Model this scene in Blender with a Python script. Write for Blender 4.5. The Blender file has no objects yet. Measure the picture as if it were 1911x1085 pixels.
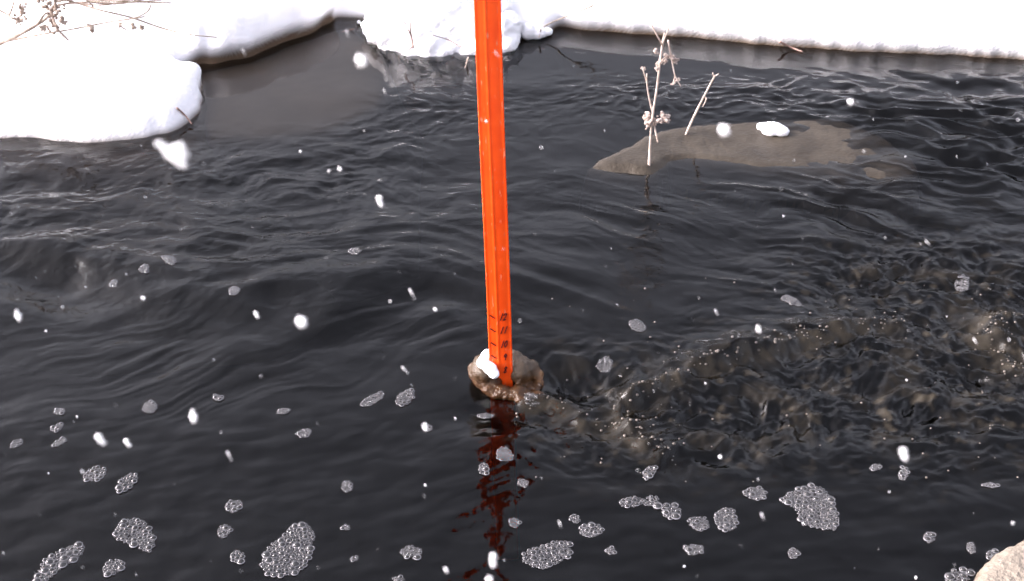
import bpy, bmesh, math, random
import numpy as np
from mathutils import Vector

random.seed(7)
RNG = np.random.RandomState(11)
scene = bpy.context.scene
C = scene.collection

# ------------------------------------------------------------------ camera, sky, sun, exposure
CAM_H, PITCH, LENS = 1.45, math.radians(33.0), 50.0
cam_d = bpy.data.cameras.new('camera')
cam_d.lens = LENS; cam_d.sensor_width = 36.0
cam_d.clip_start = 0.05; cam_d.clip_end = 500.0
cam_d.dof.use_dof = True; cam_d.dof.focus_distance = 2.45; cam_d.dof.aperture_fstop = 10.0
cam = bpy.data.objects.new('camera', cam_d)
cam.location = (0, 0, CAM_H); cam.rotation_euler = (math.pi / 2 - PITCH, 0, 0)
C.objects.link(cam); scene.camera = cam

SUN_EL, SUN_AZ = math.radians(20), math.radians(-90)     # overcast, the brightest part of the cloud low on the left
world = bpy.data.worlds.new("World"); scene.world = world; world.use_nodes = True
nt = world.node_tree; nt.nodes.clear()
sky = nt.nodes.new('ShaderNodeTexSky'); sky.sky_type = 'NISHITA'; sky.sun_disc = False
sky.sun_elevation = SUN_EL; sky.sun_rotation = SUN_AZ
sky.air_density = 1.0; sky.dust_density = 10.0; sky.ozone_density = 1.0
hs = nt.nodes.new('ShaderNodeHueSaturation'); hs.inputs['Saturation'].default_value = 0.30
tint = nt.nodes.new('ShaderNodeMix'); tint.data_type = 'RGBA'; tint.blend_type = 'MULTIPLY'; tint.inputs[0].default_value = 1.0
tint.inputs[7].default_value = (.985, .95, 1.035, 1)          # the cool grey of a snow cloud
bg = nt.nodes.new('ShaderNodeBackground'); bg.inputs['Strength'].default_value = 0.15
wo = nt.nodes.new('ShaderNodeOutputWorld')
nt.links.new(sky.outputs[0], hs.inputs['Color']); nt.links.new(hs.outputs[0], tint.inputs[6]); nt.links.new(tint.outputs[2], bg.inputs['Color'])
nt.links.new(bg.outputs[0], wo.inputs['Surface'])
sun_d = bpy.data.lights.new('sun', 'SUN'); sun_d.energy = 0.6; sun_d.angle = math.radians(60); sun_d.color = (1, .97, .93)
sun = bpy.data.objects.new('sun', sun_d); C.objects.link(sun)
sdir = Vector((math.sin(SUN_AZ) * math.cos(SUN_EL), math.cos(SUN_AZ) * math.cos(SUN_EL), math.sin(SUN_EL)))
sun.rotation_euler = sdir.to_track_quat('Z', 'Y').to_euler()
scene.view_settings.view_transform = 'Standard'; scene.view_settings.look = 'None'
scene.view_settings.exposure = 2.38; scene.view_settings.gamma = 1.0
scene.render.engine = 'CYCLES'
scene.cycles.transparent_max_bounces = 24; scene.cycles.use_denoising = True; scene.cycles.denoising_input_passes = 'RGB_ALBEDO'
scene.cycles.caustics_reflective = False; scene.cycles.caustics_refractive = False

# ------------------------------------------------------------------ from the photograph's view to places on the ground
FPX = LENS / 36.0 * 1911
FW = np.array([0, math.cos(PITCH), -math.sin(PITCH)]); UP = np.array([0, math.sin(PITCH), math.cos(PITCH)])
def ray(px, py):
    d = FW + UP * (-(py - 542.5) / FPX); d = d.copy(); d[0] += (px - 955.5) / FPX
    return d
def at(px, py, z=0.0):
    d = ray(px, py); t = (z - CAM_H) / d[2]
    return np.array([0, 0, CAM_H]) + d * t
def on_y(px, py, Y):
    d = ray(px, py); return np.array([0, 0, CAM_H]) + d * (Y / d[1])
def at_depth(px, py, depth):
    return np.array([0, 0, CAM_H]) + ray(px, py) * depth
def project(X, Y, Z=0.0):
    dx, dy, dz = X, Y, Z - CAM_H
    f = dy * FW[1] + dz * FW[2]; u = dy * UP[1] + dz * UP[2]
    f = np.maximum(f, 0.05)
    return 955.5 + dx / f * FPX, 542.5 - u / f * FPX

# ------------------------------------------------------------------ noise
_p = RNG.permutation(512); PERM = np.concatenate([_p, _p])
GR = np.stack([np.cos(np.linspace(0, 2 * np.pi, 64, endpoint=False)), np.sin(np.linspace(0, 2 * np.pi, 64, endpoint=False))], 1)
def perlin(x, y, seed=0):
    x = np.asarray(x, float) + seed * 17.37; y = np.asarray(y, float) + seed * 9.71
    xi = np.floor(x).astype(int); yi = np.floor(y).astype(int)
    xf, yf = x - xi, y - yi
    u = xf ** 3 * (xf * (xf * 6 - 15) + 10); v = yf ** 3 * (yf * (yf * 6 - 15) + 10)
    def g(ix, iy, fx, fy):
        h = PERM[(PERM[ix & 511] + iy) & 511] & 63
        return GR[h, 0] * fx + GR[h, 1] * fy
    a = g(xi, yi, xf, yf); b = g(xi + 1, yi, xf - 1, yf); c = g(xi, yi + 1, xf, yf - 1); d = g(xi + 1, yi + 1, xf - 1, yf - 1)
    return 1.5 * ((a * (1 - u) + b * u) * (1 - v) + (c * (1 - u) + d * u) * v)
def fbm(x, y, o=3, seed=0, gain=.5, lac=2.03):
    s = 0; a = 1.0; t = 0
    for i in range(o):
        s = s + a * perlin(x, y, seed + i * 3); t += a; a *= gain; x = x * lac; y = y * lac
    return s / t
def noise3(P, s, seed=0):          # cheap volume noise from three planes
    x, y, z = P[:, 0] / s, P[:, 1] / s, P[:, 2] / s
    return (perlin(x + z * .37, y - z * .61, seed) + perlin(y + x * .41, z + x * .53, seed + 1) + perlin(z + y * .47, x - y * .57, seed + 2)) / 1.9
def sstep(a, b, x):
    t = np.clip((x - a) / (b - a), 0, 1); return t * t * (3 - 2 * t)
def rot2(X, Y, deg):
    c, s = math.cos(math.radians(deg)), math.sin(math.radians(deg)); return X * c + Y * s, -X * s + Y * c

# ------------------------------------------------------------------ materials
def new_mat(name):
    m = bpy.data.materials.new(name); m.use_nodes = True; t = m.node_tree; t.nodes.clear()
    return m, t, t.nodes.new('ShaderNodeOutputMaterial')
def nd(t, typ, **kw):
    n = t.nodes.new(typ)
    for k, v in kw.items(): setattr(n, k, v)
    return n
def principled(name, col, rough=.6, spec=.4, noise=None, bump=None, col2=None, attr=None, sss=0, trans=0):
    m, t, out = new_mat(name); p = nd(t, 'ShaderNodeBsdfPrincipled'); t.links.new(p.outputs[0], out.inputs[0])
    p.inputs['Base Color'].default_value = (*col, 1); p.inputs['Roughness'].default_value = rough
    p.inputs['Specular IOR Level'].default_value = spec
    if sss:
        p.inputs['Subsurface Weight'].default_value = sss; p.inputs['Subsurface Radius'].default_value = (.02, .015, .01); p.inputs['Subsurface Scale'].default_value = .5
    if trans: p.inputs['Transmission Weight'].default_value = trans; p.inputs['IOR'].default_value = 1.31
    tc = nd(t, 'ShaderNodeTexCoord')
    if col2 is not None:
        mx = nd(t, 'ShaderNodeMix', data_type='RGBA')
        mx.inputs[6].default_value = (*col, 1); mx.inputs[7].default_value = (*col2, 1)
        if attr:
            a = nd(t, 'ShaderNodeAttribute', attribute_name=attr); t.links.new(a.outputs['Fac'], mx.inputs[0])
        else:
            n = nd(t, 'ShaderNodeTexNoise'); n.inputs['Scale'].default_value = noise; n.inputs['Detail'].default_value = 5
            r = nd(t, 'ShaderNodeMapRange'); r.inputs[1].default_value = .38; r.inputs[2].default_value = .66
            t.links.new(tc.outputs['Object'], n.inputs['Vector']); t.links.new(n.outputs[0], r.inputs[0]); t.links.new(r.outputs[0], mx.inputs[0])
        t.links.new(mx.outputs[2], p.inputs['Base Color'])
    if bump:
        n = nd(t, 'ShaderNodeTexNoise'); n.inputs['Scale'].default_value = bump[0]; n.inputs['Detail'].default_value = 6
        b = nd(t, 'ShaderNodeBump'); b.inputs['Strength'].default_value = bump[1]; b.inputs['Distance'].default_value = bump[2]
        t.links.new(tc.outputs['Object'], n.inputs['Vector']); t.links.new(n.outputs[0], b.inputs['Height']); t.links.new(b.outputs[0], p.inputs['Normal'])
    return m

M = {}
M['snow'] = principled('snow', (.90, .90, .92), .75, .2, bump=(160, .5, .006))
# snow that turns to wet brown slush: 'wet' comes from the height of each point above the water line
M['bank'] = principled('bank_snow', (.90, .90, .92), .7, .25, col2=(.080, .053, .032), attr='wet', bump=(130, .5, .006))
M['near_snow'] = principled('near_snow', (.20, .172, .14), .75, .2, col2=(.10, .078, .055), attr='wet', bump=(150, .7, .008))
M['slush'] = principled('slush', (.050, .041, .031), .5, .2, noise=12, col2=(.030, .024, .018), bump=(120, .6, .004))
M['shelf'] = principled('shelf_slush', (.125, .103, .080), .6, .2, noise=5, col2=(.095, .078, .060))
M['bed'] = principled('bed', (.035, .026, .018), .9, .1, noise=6, col2=(.02, .015, .010))
M['orange'] = principled('orange_paint', (.90, .086, .008), .36, .4, noise=26, col2=(.82, .066, .006), bump=(70, .25, .001))
M['ink'] = principled('ink', (.075, .007, .009), .6, .3)
M['ice'] = principled('wet_ice_stake_reflection', (.19, .14, .098), .11, .5, attr='wet', col2=(.125, .056, .022), bump=(150, .7, .006), trans=.65)  # second colour: wet brown plus the stake's orange reflection painted in
M['straw'] = principled('straw', (.50, .42, .37), .8, .2, noise=70, col2=(.34, .27, .225))
M['seed'] = principled('seed', (.46, .39, .35), .9, .1, noise=120, col2=(.27, .21, .18))
M['twig'] = principled('twig', (.36, .30, .25), .85, .2, noise=50, col2=(.20, .15, .12))
M['darktwig'] = principled('dark_twig', (.060, .042, .030), .85, .2, noise=60, col2=(.030, .020, .014))
M['redtwig'] = principled('red_twig', (.36, .235, .20), .85, .2, noise=60, col2=(.22, .14, .115))
M['flake'] = principled('flake', (.95, .95, .96), .7, .2)
M['froth'] = principled('froth', (.13, .11, .092), .3, .5, noise=30, col2=(.06, .05, .04))

def foam_mats():
    m, t, out = new_mat('foam_wall')
    d = nd(t, 'ShaderNodeBsdfPrincipled'); d.inputs['Base Color'].default_value = (.30, .295, .31, 1); d.inputs['Roughness'].default_value = .25
    tr = nd(t, 'ShaderNodeBsdfTransparent'); mx = nd(t, 'ShaderNodeMixShader'); mx.inputs[0].default_value = .62
    t.links.new(tr.outputs[0], mx.inputs[1]); t.links.new(d.outputs[0], mx.inputs[2]); t.links.new(mx.outputs[0], out.inputs[0])
    m2, t, out = new_mat('foam_film')
    tr = nd(t, 'ShaderNodeBsdfTransparent'); g = nd(t, 'ShaderNodeBsdfGlossy'); g.inputs['Roughness'].default_value = .03
    fr = nd(t, 'ShaderNodeFresnel'); fr.inputs['IOR'].default_value = 1.45
    mx = nd(t, 'ShaderNodeMixShader'); t.links.new(fr.outputs[0], mx.inputs[0]); t.links.new(tr.outputs[0], mx.inputs[1]); t.links.new(g.outputs[0], mx.inputs[2])
    df = nd(t, 'ShaderNodeBsdfDiffuse'); df.inputs['Color'].default_value = (.5, .5, .52, 1)
    m3 = nd(t, 'ShaderNodeMixShader'); m3.inputs[0].default_value = .05
    t.links.new(mx.outputs[0], m3.inputs[1]); t.links.new(df.outputs[0], m3.inputs[2]); t.links.new(m3.outputs[0], out.inputs[0])
    return m, m2
M['foam'], M['film'] = foam_mats()

def water_mat():
    m, t, out = new_mat('water')
    tc = nd(t, 'ShaderNodeTexCoord'); mp = nd(t, 'ShaderNodeMapping'); mp.inputs['Scale'].default_value = (1, 1.15, 1); mp.inputs['Rotation'].default_value = (0, 0, .2)
    n = nd(t, 'ShaderNodeTexNoise'); n.inputs['Scale'].default_value = 48; n.inputs['Detail'].default_value = 2; n.inputs['Roughness'].default_value = .45; n.inputs['Distortion'].default_value = .6
    b = nd(t, 'ShaderNodeBump'); b.inputs['Distance'].default_value = .0045
    ra = nd(t, 'ShaderNodeAttribute', attribute_name='ripple')
    t.links.new(tc.outputs['Object'], mp.inputs[0]); t.links.new(mp.outputs[0], n.inputs['Vector']); t.links.new(n.outputs[0], b.inputs['Height']); t.links.new(ra.outputs['Fac'], b.inputs['Strength'])
    fr = nd(t, 'ShaderNodeFresnel'); fr.inputs['IOR'].default_value = 1.333; t.links.new(b.outputs[0], fr.inputs['Normal'])
    tr = nd(t, 'ShaderNodeBsdfTransparent'); tr.inputs['Color'].default_value = (.97, .97, .97, 1)
    g = nd(t, 'ShaderNodeBsdfGlossy'); g.inputs['Roughness'].default_value = .04; t.links.new(b.outputs[0], g.inputs['Normal'])
    mud = nd(t, 'ShaderNodeBsdfDiffuse'); mud.inputs['Color'].default_value = (.048, .040, .029, 1)
    froth = nd(t, 'ShaderNodeAttribute', attribute_name='froth')
    m0 = nd(t, 'ShaderNodeMixShader'); t.links.new(froth.outputs['Fac'], m0.inputs[0]); t.links.new(tr.outputs[0], m0.inputs[1]); t.links.new(mud.outputs[0], m0.inputs[2])
    mx = nd(t, 'ShaderNodeMixShader'); t.links.new(fr.outputs[0], mx.inputs[0]); t.links.new(m0.outputs[0], mx.inputs[1]); t.links.new(g.outputs[0], mx.inputs[2])
    va = nd(t, 'ShaderNodeVolumeAbsorption'); va.inputs['Color'].default_value = (.50, .42, .32, 1); va.inputs['Density'].default_value = 30
    t.links.new(mx.outputs[0], out.inputs['Surface']); t.links.new(va.outputs[0], out.inputs['Volume'])
    return m
M['water'] = water_mat()

# ------------------------------------------------------------------ objects
def tag(o, label=None, cat=None, group=None, kind=None):
    if label: o['label'] = label
    if cat: o['category'] = cat
    if group: o['group'] = group
    if kind: o['kind'] = kind
    return o
def mesh_obj(name, V, F, mats, parent=None, smooth=True, loc=None, midx=None):
    me = bpy.data.meshes.new(name)
    V = np.asarray(V, np.float64)
    if loc is not None: V = V - np.asarray(loc)
    me.from_pydata([tuple(map(float, v)) for v in V], [], [tuple(map(int, f)) for f in F])
    return mesh_link(name, me, mats, parent, smooth, loc, midx)
def mesh_link(name, me, mats, parent=None, smooth=True, loc=None, midx=None):
    for m in (mats if isinstance(mats, (list, tuple)) else [mats]): me.materials.append(m)
    if midx is not None: me.polygons.foreach_set('material_index', np.asarray(midx, np.int32))
    if smooth: me.polygons.foreach_set('use_smooth', np.ones(len(me.polygons), bool))
    me.update()
    o = bpy.data.objects.new(name, me); C.objects.link(o)
    if loc is not None and parent is None: o.location = loc
    if parent is not None: o.parent = parent
    return o
def grid_mesh(name, X, Y, Z, quads, mats, attrs):
    V = np.stack([X.ravel(), Y.ravel(), Z.ravel()], 1)
    used = np.zeros(len(V), bool); used[quads.ravel()] = True
    idx = np.cumsum(used) - 1; V = V[used]; q = idx[quads]
    me = bpy.data.meshes.new(name)
    me.vertices.add(len(V)); me.vertices.foreach_set('co', V.astype(np.float32).ravel())
    me.loops.add(q.size); me.loops.foreach_set('vertex_index', q.astype(np.int32).ravel())
    me.polygons.add(len(q)); me.polygons.foreach_set('loop_start', np.arange(0, q.size, 4, dtype=np.int32))
    me.polygons.foreach_set('loop_total', np.full(len(q), 4, np.int32)) if False else None
    me.update(calc_edges=True)
    for k, a in attrs.items():
        at_ = me.attributes.new(k, 'FLOAT', 'POINT'); at_.data.foreach_set('value', a.ravel()[used].astype(np.float32))
    return me
def recenter(me, P, loc):
    me.vertices.foreach_set('co', (P - np.asarray(loc)).astype(np.float32).ravel()); me.update()
def axis(lo, hi, step, far, grow=1.25):
    a = list(np.arange(lo, hi, step)); s = step; x = a[-1]
    while x < far[1]: s *= grow; x += s; a.append(min(x, far[1]))
    s = step; x = a[0]; pre = []
    while x > far[0]: s *= grow; x -= s; pre.append(max(x, far[0]))
    return np.array(pre[::-1] + a)
def quads_of(nx, ny):
    i = np.arange(nx * ny).reshape(ny, nx)
    return np.stack([i[:-1, :-1], i[:-1, 1:], i[1:, 1:], i[1:, :-1]], -1).reshape(-1, 4)
def poly_sd(X, Y, P):               # signed distance, positive inside
    x, y = X.ravel(), Y.ravel(); d2 = np.full(x.shape, 1e9); ins = np.zeros(x.shape, bool)
    n = len(P)
    for i in range(n):
        ax, ay = P[i]; bx, by = P[(i + 1) % n]
        ex, ey = bx - ax, by - ay; L = ex * ex + ey * ey + 1e-12
        t = np.clip(((x - ax) * ex + (y - ay) * ey) / L, 0, 1)
        d2 = np.minimum(d2, (x - ax - t * ex) ** 2 + (y - ay - t * ey) ** 2)
        c = (ay > y) != (by > y)
        with np.errstate(divide='ignore', invalid='ignore'):
            ins ^= c & (x < ex * (y - ay) / (ey if abs(ey) > 1e-12 else 1e-12) + ax)
    d = np.sqrt(d2); return np.where(ins, d, -d).reshape(X.shape)
def line_sd(X, Y, P):               # distance to an open line, sign = side (left positive)
    x, y = X.ravel(), Y.ravel(); best = np.full(x.shape, 1e9); sg = np.ones(x.shape); tt = np.zeros(x.shape); n = len(P) - 1
    for i in range(n):
        ax, ay = P[i]; bx, by = P[i + 1]; ex, ey = bx - ax, by - ay; L = ex * ex + ey * ey
        t = np.clip(((x - ax) * ex + (y - ay) * ey) / L, 0, 1)
        d = (x - ax - t * ex) ** 2 + (y - ay - t * ey) ** 2; k = d < best
        best = np.where(k, d, best); sg = np.where(k, np.sign(ex * (y - ay) - ey * (x - ax)), sg); tt = np.where(k, (i + t) / n, tt)
    return np.sqrt(best).reshape(X.shape), sg.reshape(X.shape), tt.reshape(X.shape)
def smooth_line(P, n=6):            # Catmull-Rom through the points
    P = [np.array(p, float) for p in P]; Q = [P[0]] + P + [P[-1]]; out = []
    for i in range(1, len(Q) - 2):
        p0, p1, p2, p3 = Q[i - 1:i + 3]
        for k in range(n):
            t = k / n; out.append(.5 * (2 * p1 + (p2 - p0) * t + (2 * p0 - 5 * p1 + 4 * p2 - p3) * t * t + (3 * p1 - p0 - 3 * p2 + p3) * t ** 3))
    out.append(P[-1]); return np.array(out)

# ------------------------------------------------------------------ water surface
def G(U, V, cx, cy, sx, sy, deg=0):
    a, b = rot2(U - cx, V - cy, deg); return np.exp(-.5 * ((a / sx) ** 2 + (b / sy) ** 2))
CREST = np.array([at(*p)[:2] for p in smooth_line([(1150, 752), (1235, 722), (1310, 692), (1380, 668), (1450, 648), (1520, 625), (1610, 604), (1690, 600)])])
WAKE = np.array([at(*p)[:2] for p in smooth_line([(960, 752), (1035, 752), (1095, 782), (1150, 797), (1205, 822), (1262, 862)])])
HOOK = np.array([at(*p)[:2] for p in smooth_line([(1240, 745), (1185, 740), (1165, 775), (1195, 795), (1235, 790)])])
SIDE = np.array([at(*p)[:2] for p in smooth_line([(1911, 600), (1850, 620), (1870, 660), (1911, 690)])])
def water_fields(X, Y):
    U, V = project(X, Y)
    lowleft = sstep(500, 640, V) * (1 - sstep(950, 1200, U)) + .6 * sstep(780, 900, V) * sstep(950, 1200, U)
    calm = np.clip(G(U, V, 500, 185, 150, 55) * 1.3 + G(U, V, 1500, 112, 480, 26) * 1.1 + G(U, V, 560, 90, 120, 60), 0, 1)
    turb = np.clip(1.1 * G(U, V, 1250, 800, 150, 55) + 1.2 * G(U, V, 1520, 720, 200, 75) + 1.2 * G(U, V, 1800, 660, 150, 120) + .9 * G(U, V, 1650, 540, 160, 50) + .5 * G(U, V, 1080, 700, 80, 40), 0, 1)
    turb = turb * (1 - .6 * G(U, V, 1300, 560, 250, 60))
    ul = np.clip(G(U, V, 150, 400, 330, 110) + .7 * G(U, V, 600, 330, 250, 90), 0, 1)
    upR = np.clip(G(U, V, 1780, 265, 190, 75), 0, 1)
    far = np.clip(G(U, V, 1330, 185, 190, 38) + .6 * G(U, V, 780, 210, 120, 35), 0, 1)
    mid = G(U, V, 620, 520, 330, 80)
    sb = G(U, V, 1550, 410, 330, 80)
    rest = 1 - calm
    wx = .085 * fbm(X * 3.1, Y * 3.1, 3, 40); wy = .085 * fbm(X * 3.1, Y * 3.1, 3, 44)
    pat = sstep(-.28, .34, fbm(X * 2.6 + 5, Y * 3.6, 3, 84)); pat2 = sstep(-.25, .35, fbm(X * 3.4, Y * 4.6 + 7, 3, 87))
    xw, yw = X + wx, Y + wy
    h = (.0035 + .006 * mid) * fbm(xw * 2.2, yw * 3.2, 2, 1) * rest
    h += .0085 * fbm(xw * 4.6, yw * 6.6, 3, 90, .45) * rest * (.30 + .7 * np.clip(ul + mid + .6 * sb, 0, 1)) * (1 - .55 * sstep(780, 980, V))
    h += .0060 * fbm(xw * 10, yw * 13, 4, 5) * (ul * (.35 + .9 * sstep(-.1, .4, fbm(X * 4, Y * 6, 2, 81))) + .5 * far + .12) * rest
    h += .0040 * (1 - 2 * np.abs(fbm(xw * 16, yw * 19, 2, 8))) * (ul * .35 + far * 1.1 + .04) * rest
    a, b = rot2(xw, yw, 31); ll = lowleft * sstep(1040, 640, V); h += .0100 * fbm(a * 1.3, b * 6.2, 4, 12, .46) * ll * (.25 + .75 * pat) + .0020 * fbm(a * 2.4, b * 28, 3, 15, .6) * ll * sstep(-.3, .3, fbm(X * 3, Y * 3, 2, 66)) * 1.6
    a, b = rot2(xw, yw, 33); h += .0125 * fbm(a * 1.1, b * 4.2, 3, 95, .4) * np.clip(G(U, V, 430, 640, 380, 100) + .5 * G(U, V, 800, 640, 200, 70), 0, 1)
    a, b = rot2(xw, yw, -24); h += .0095 * (1 - 2.2 * np.abs(fbm(a * 2.0, b * 11, 3, 18))) * sb * (.15 + .85 * pat2) + .0034 * (.3 + .7 * pat) * fbm(a * 4, b * 26, 3, 21, .6) * sb
    a, b = rot2(xw, yw, -8); h += .034 * (1 - 2.0 * np.abs(fbm(a * 4.2, b * 7.5, 3, 24))) * upR + .0060 * fbm(a * 13, b * 17, 2, 61) * upR
    a, b = rot2(X + .12 * perlin(X * 2.7, Y * 2.7, 50), Y + .12 * perlin(X * 2.7, Y * 2.7, 51), -6); h += (.024 * (1 - 2.2 * np.sqrt(fbm(a * 1.6, b * 4.0, 3, 27) ** 2 + .0025)) + .0035 * fbm(a * 5, b * 13, 4, 28, .6)) * mid
    a, b = rot2(X, Y, 12); h += .0022 * fbm(a * 13, b * 22, 2, 64) * sstep(720, 800, V) * (1 - turb)
    bx = fbm(xw * 9, yw * 11, 3, 30); bl = np.abs(fbm(xw * 19, yw * 22, 4, 33, .48))
    h += turb * (.019 * bx + .010 * (.5 - 2 * bl)) + turb * .0012 * np.abs(fbm(xw * 55, yw * 60, 2, 36))
    froth = np.zeros_like(h)
    for L, H, wf, wb, fa in ((CREST, .021, .018, .050, .50), (WAKE, .014, .018, .030, .40), (HOOK, .009, .016, .02, .4), (SIDE, .018, .03, .03, .5)):
        d, s, t = line_sd(X + .35 * wx, Y + .35 * wy, L); d = d + .010 * bx
        end = sstep(0, .06, t) * sstep(1, .8, t) * .85 + .15
        h += H * end * np.where(s > 0, np.exp(-(d / wb) ** 2), np.exp(-(d / wf) ** 2)) * (1 + 1.1 * bx)
        froth = np.maximum(froth, fa * end * np.exp(-((d + .012 * s) / (wf * 1.3)) ** 2) * sstep(-.5, .35, fbm(X * 28, Y * 28, 3, 70)))
    h += .004 * G(U, V, 745, 182, 85, 20) - .016 * G(U, V, 80, 525, 120, 26, 18) + .008 * G(U, V, 150, 470, 160, 20, 10)
    h -= .028 * G(U, V, 1085, 718, 55, 24) + .010 * G(U, V, 940, 775, 70, 22) + .014 * G(U, V, 1830, 690, 60, 30, 20) + .012 * G(U, V, 1600, 560, 70, 25)
    froth = np.maximum(froth, turb * .22 * sstep(-.05, .5, fbm(X * 14, Y * 16, 4, 73)))
    froth = np.maximum(froth, turb * .55 * sstep(.18, .55, fbm(X * 26, Y * 30, 3, 77)))
    fl_ = np.clip(1.3 * G(U, V, 1390, 275, 190, 36, 4), 0, 1); h = h * (1 - .85 * fl_)
    h *= sstep(.6, 1.3, Y) * sstep(4.2, 3.4, Y)
    ripple = .05 + .55 * turb + (.28 * ul + .32 * far) - .25 * turb + .40 * upR + .30 * sb + .22 * mid + .10 * lowleft; ripple = ripple * (1 - .8 * calm) * (1 - .7 * fl_)
    return h, np.clip(froth + .002, 0, 1), np.clip(ripple, .02, 1)

xs = axis(-1.32, 1.42, .0036, (-30, 30)); ys = axis(1.32, 3.74, .0034, (-2.0, 12.0))
WX, WY = np.meshgrid(xs, ys); WZ, WFR, WRI = water_fields(WX, WY)
far_flat = sstep(8, 3, np.abs(WX)); WZ = WZ * far_flat
def water_z(x, y):
    i = int(np.clip(np.searchsorted(xs, x) - 1, 0, len(xs) - 2)); j = int(np.clip(np.searchsorted(ys, y) - 1, 0, len(ys) - 2))
    return float(WZ[j, i])
nx, ny = len(xs), len(ys)
q = quads_of(nx, ny)
# close the body of water below its surface so that depth can darken it
base = nx * ny; DEEP = -.9
ring = list(range(nx)) + [j * nx + nx - 1 for j in range(1, ny)] + [(ny - 1) * nx + i for i in range(nx - 2, -1, -1)] + [j * nx for j in range(ny - 2, 0, -1)]
rx, ry = WX.ravel()[ring], WY.ravel()[ring]
allX = np.concatenate([WX.ravel(), rx]); allY = np.concatenate([WY.ravel(), ry]); allZ = np.concatenate([WZ.ravel(), np.full(len(ring), DEEP)])
nr = len(ring)
side = np.array([[ring[(k + 1) % nr], ring[k], base + k, base + (k + 1) % nr] for k in range(nr)])
bot = []
for k in range(nx - 1):
    pass
me = grid_mesh('water', allX, allY, allZ, np.concatenate([q, side]), None,
               {'froth': np.concatenate([WFR.ravel(), np.zeros(nr)]), 'ripple': np.concatenate([WRI.ravel(), np.zeros(nr)])})
bm = bmesh.new(); bm.from_mesh(me); bm.edges.ensure_lookup_table()
be = [e for e in bm.edges if e.is_boundary]
bmesh.ops.contextual_create(bm, geom=be)
bm.to_mesh(me); bm.free()
tag(mesh_link('water', me, M['water']), kind='structure')

bs = axis(-1.6, 1.6, .05, (-28, 28)); bt = axis(1.0, 4.2, .05, (-1.8, 11.8)); BX, BY = np.meshgrid(bs, bt)
me = grid_mesh('stream_bed', BX, BY, -.42 + .05 * fbm(BX * 1.5, BY * 1.5, 2, 90), quads_of(len(bs), len(bt)), None, {})
tag(mesh_link('stream_bed', me, M['bed']), kind='structure')

# ------------------------------------------------------------------ snow banks
EDGE = smooth_line([(-60, 258), (0, 258), (60, 259), (130, 266), (200, 267), (270, 259), (322, 246), (356, 224), (378, 196), (372, 166), (350, 141), (334, 128),
        (372, 120), (420, 112), (480, 99), (520, 80), (560, 68), (600, 47), (624, 33), (645, 32), (690, 36), (760, 38), (850, 42), (940, 50), (985, 60), (1012, 62), (1045, 50), (1100, 55),
        (1200, 62), (1300, 70), (1450, 84), (1560, 92), (1650, 97), (1780, 103), (1911, 110), (2000, 114)], 5)
edge_w = [at(*p)[:2] for p in EDGE]
FAR_P = [(-32, edge_w[0][1] - .2), (-3, edge_w[0][1])] + edge_w + [(3, edge_w[-1][1] - .05), (32, edge_w[-1][1] - .4), (32, 80), (-32, 80)]
xs2 = axis(-1.45, 1.5, .0031, (-30, 30)); ys2 = axis(2.80, 3.78, .0028, (2.0, 70))
LX, LY = np.meshgrid(xs2, ys2)
jit = .010 * fbm(LX * 12, LY * 12, 2, 100) + .0015 * perlin(LX * 30, LY * 30, 104)
sd = poly_sd(LX, LY, FAR_P); sd_s = sd.copy()
LU, LV = project(LX, LY)
upper = sstep(330, 380, LU) * sstep(628, 616, LU) * sstep(190, 140, LV)               # the taller ragged bank, left of the gap
upper = np.maximum(upper, sstep(628, 616, LU) * sstep(150, 80, LV) * sstep(.06, .2, sd))
rightb = sstep(960, 1060, LU)
sd = sd + jit * (1 + 1.0 * upper)
Hm = .055 + .050 * upper + .012 * rightb
wv = .05 - .012 * upper - .014 * rightb
t = np.clip((sd + .012) / (wv + .012), 0, 1)
land = -.022 + (Hm + .022) * (1 - (1 - t) ** 2)
land += np.clip(sd, 0, 3) * .05 + np.clip(sd - 3, 0, 80) * .035 + sstep(.02, .25, sd) * (.03 * fbm(LX * 3, LY * 3, 3, 110) + .006 * fbm(LX * 16, LY * 16, 3, 113))
shelf = .95 - .55 * rightb + 2.4 * G(LU, LV, 190, 275, 190, 45)
under = -.022 - np.clip(-sd - .012, 0, 1) * (1.0 / shelf) * .9 - .35 * np.clip(-sd - .03, 0, 2)
Z = np.where(sd > -.012, land, under)
lip = .020 * upper + .014 * rightb + .003
gy, gx = np.gradient(sd_s, ys2, xs2); gl = np.sqrt(gx ** 2 + gy ** 2) + 1e-6
gate = .020 + .004 * upper - .007 * rightb + .005 * fbm(LX * 11, LY * 11, 2, 120) * (.6 + upper)
push = lip * sstep(-.012, .026, Z - gate) * sstep(.18, .05, sd)
LX2 = LX - gx / gl * push; LY2 = LY - gy / gl * push
wet = 1 - sstep(-.012, .014, Z - gate * (.35 + .65 * np.clip(upper + rightb, 0, 1)))
q2 = quads_of(len(xs2), len(ys2)); keep = (Z.ravel()[q2].max(1) > -.62)
me = grid_mesh('snow_bank', LX2, LY2, Z, q2[keep], None, {'wet': wet})
tag(mesh_link('snow_bank', me, M['bank']), kind='structure')

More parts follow.
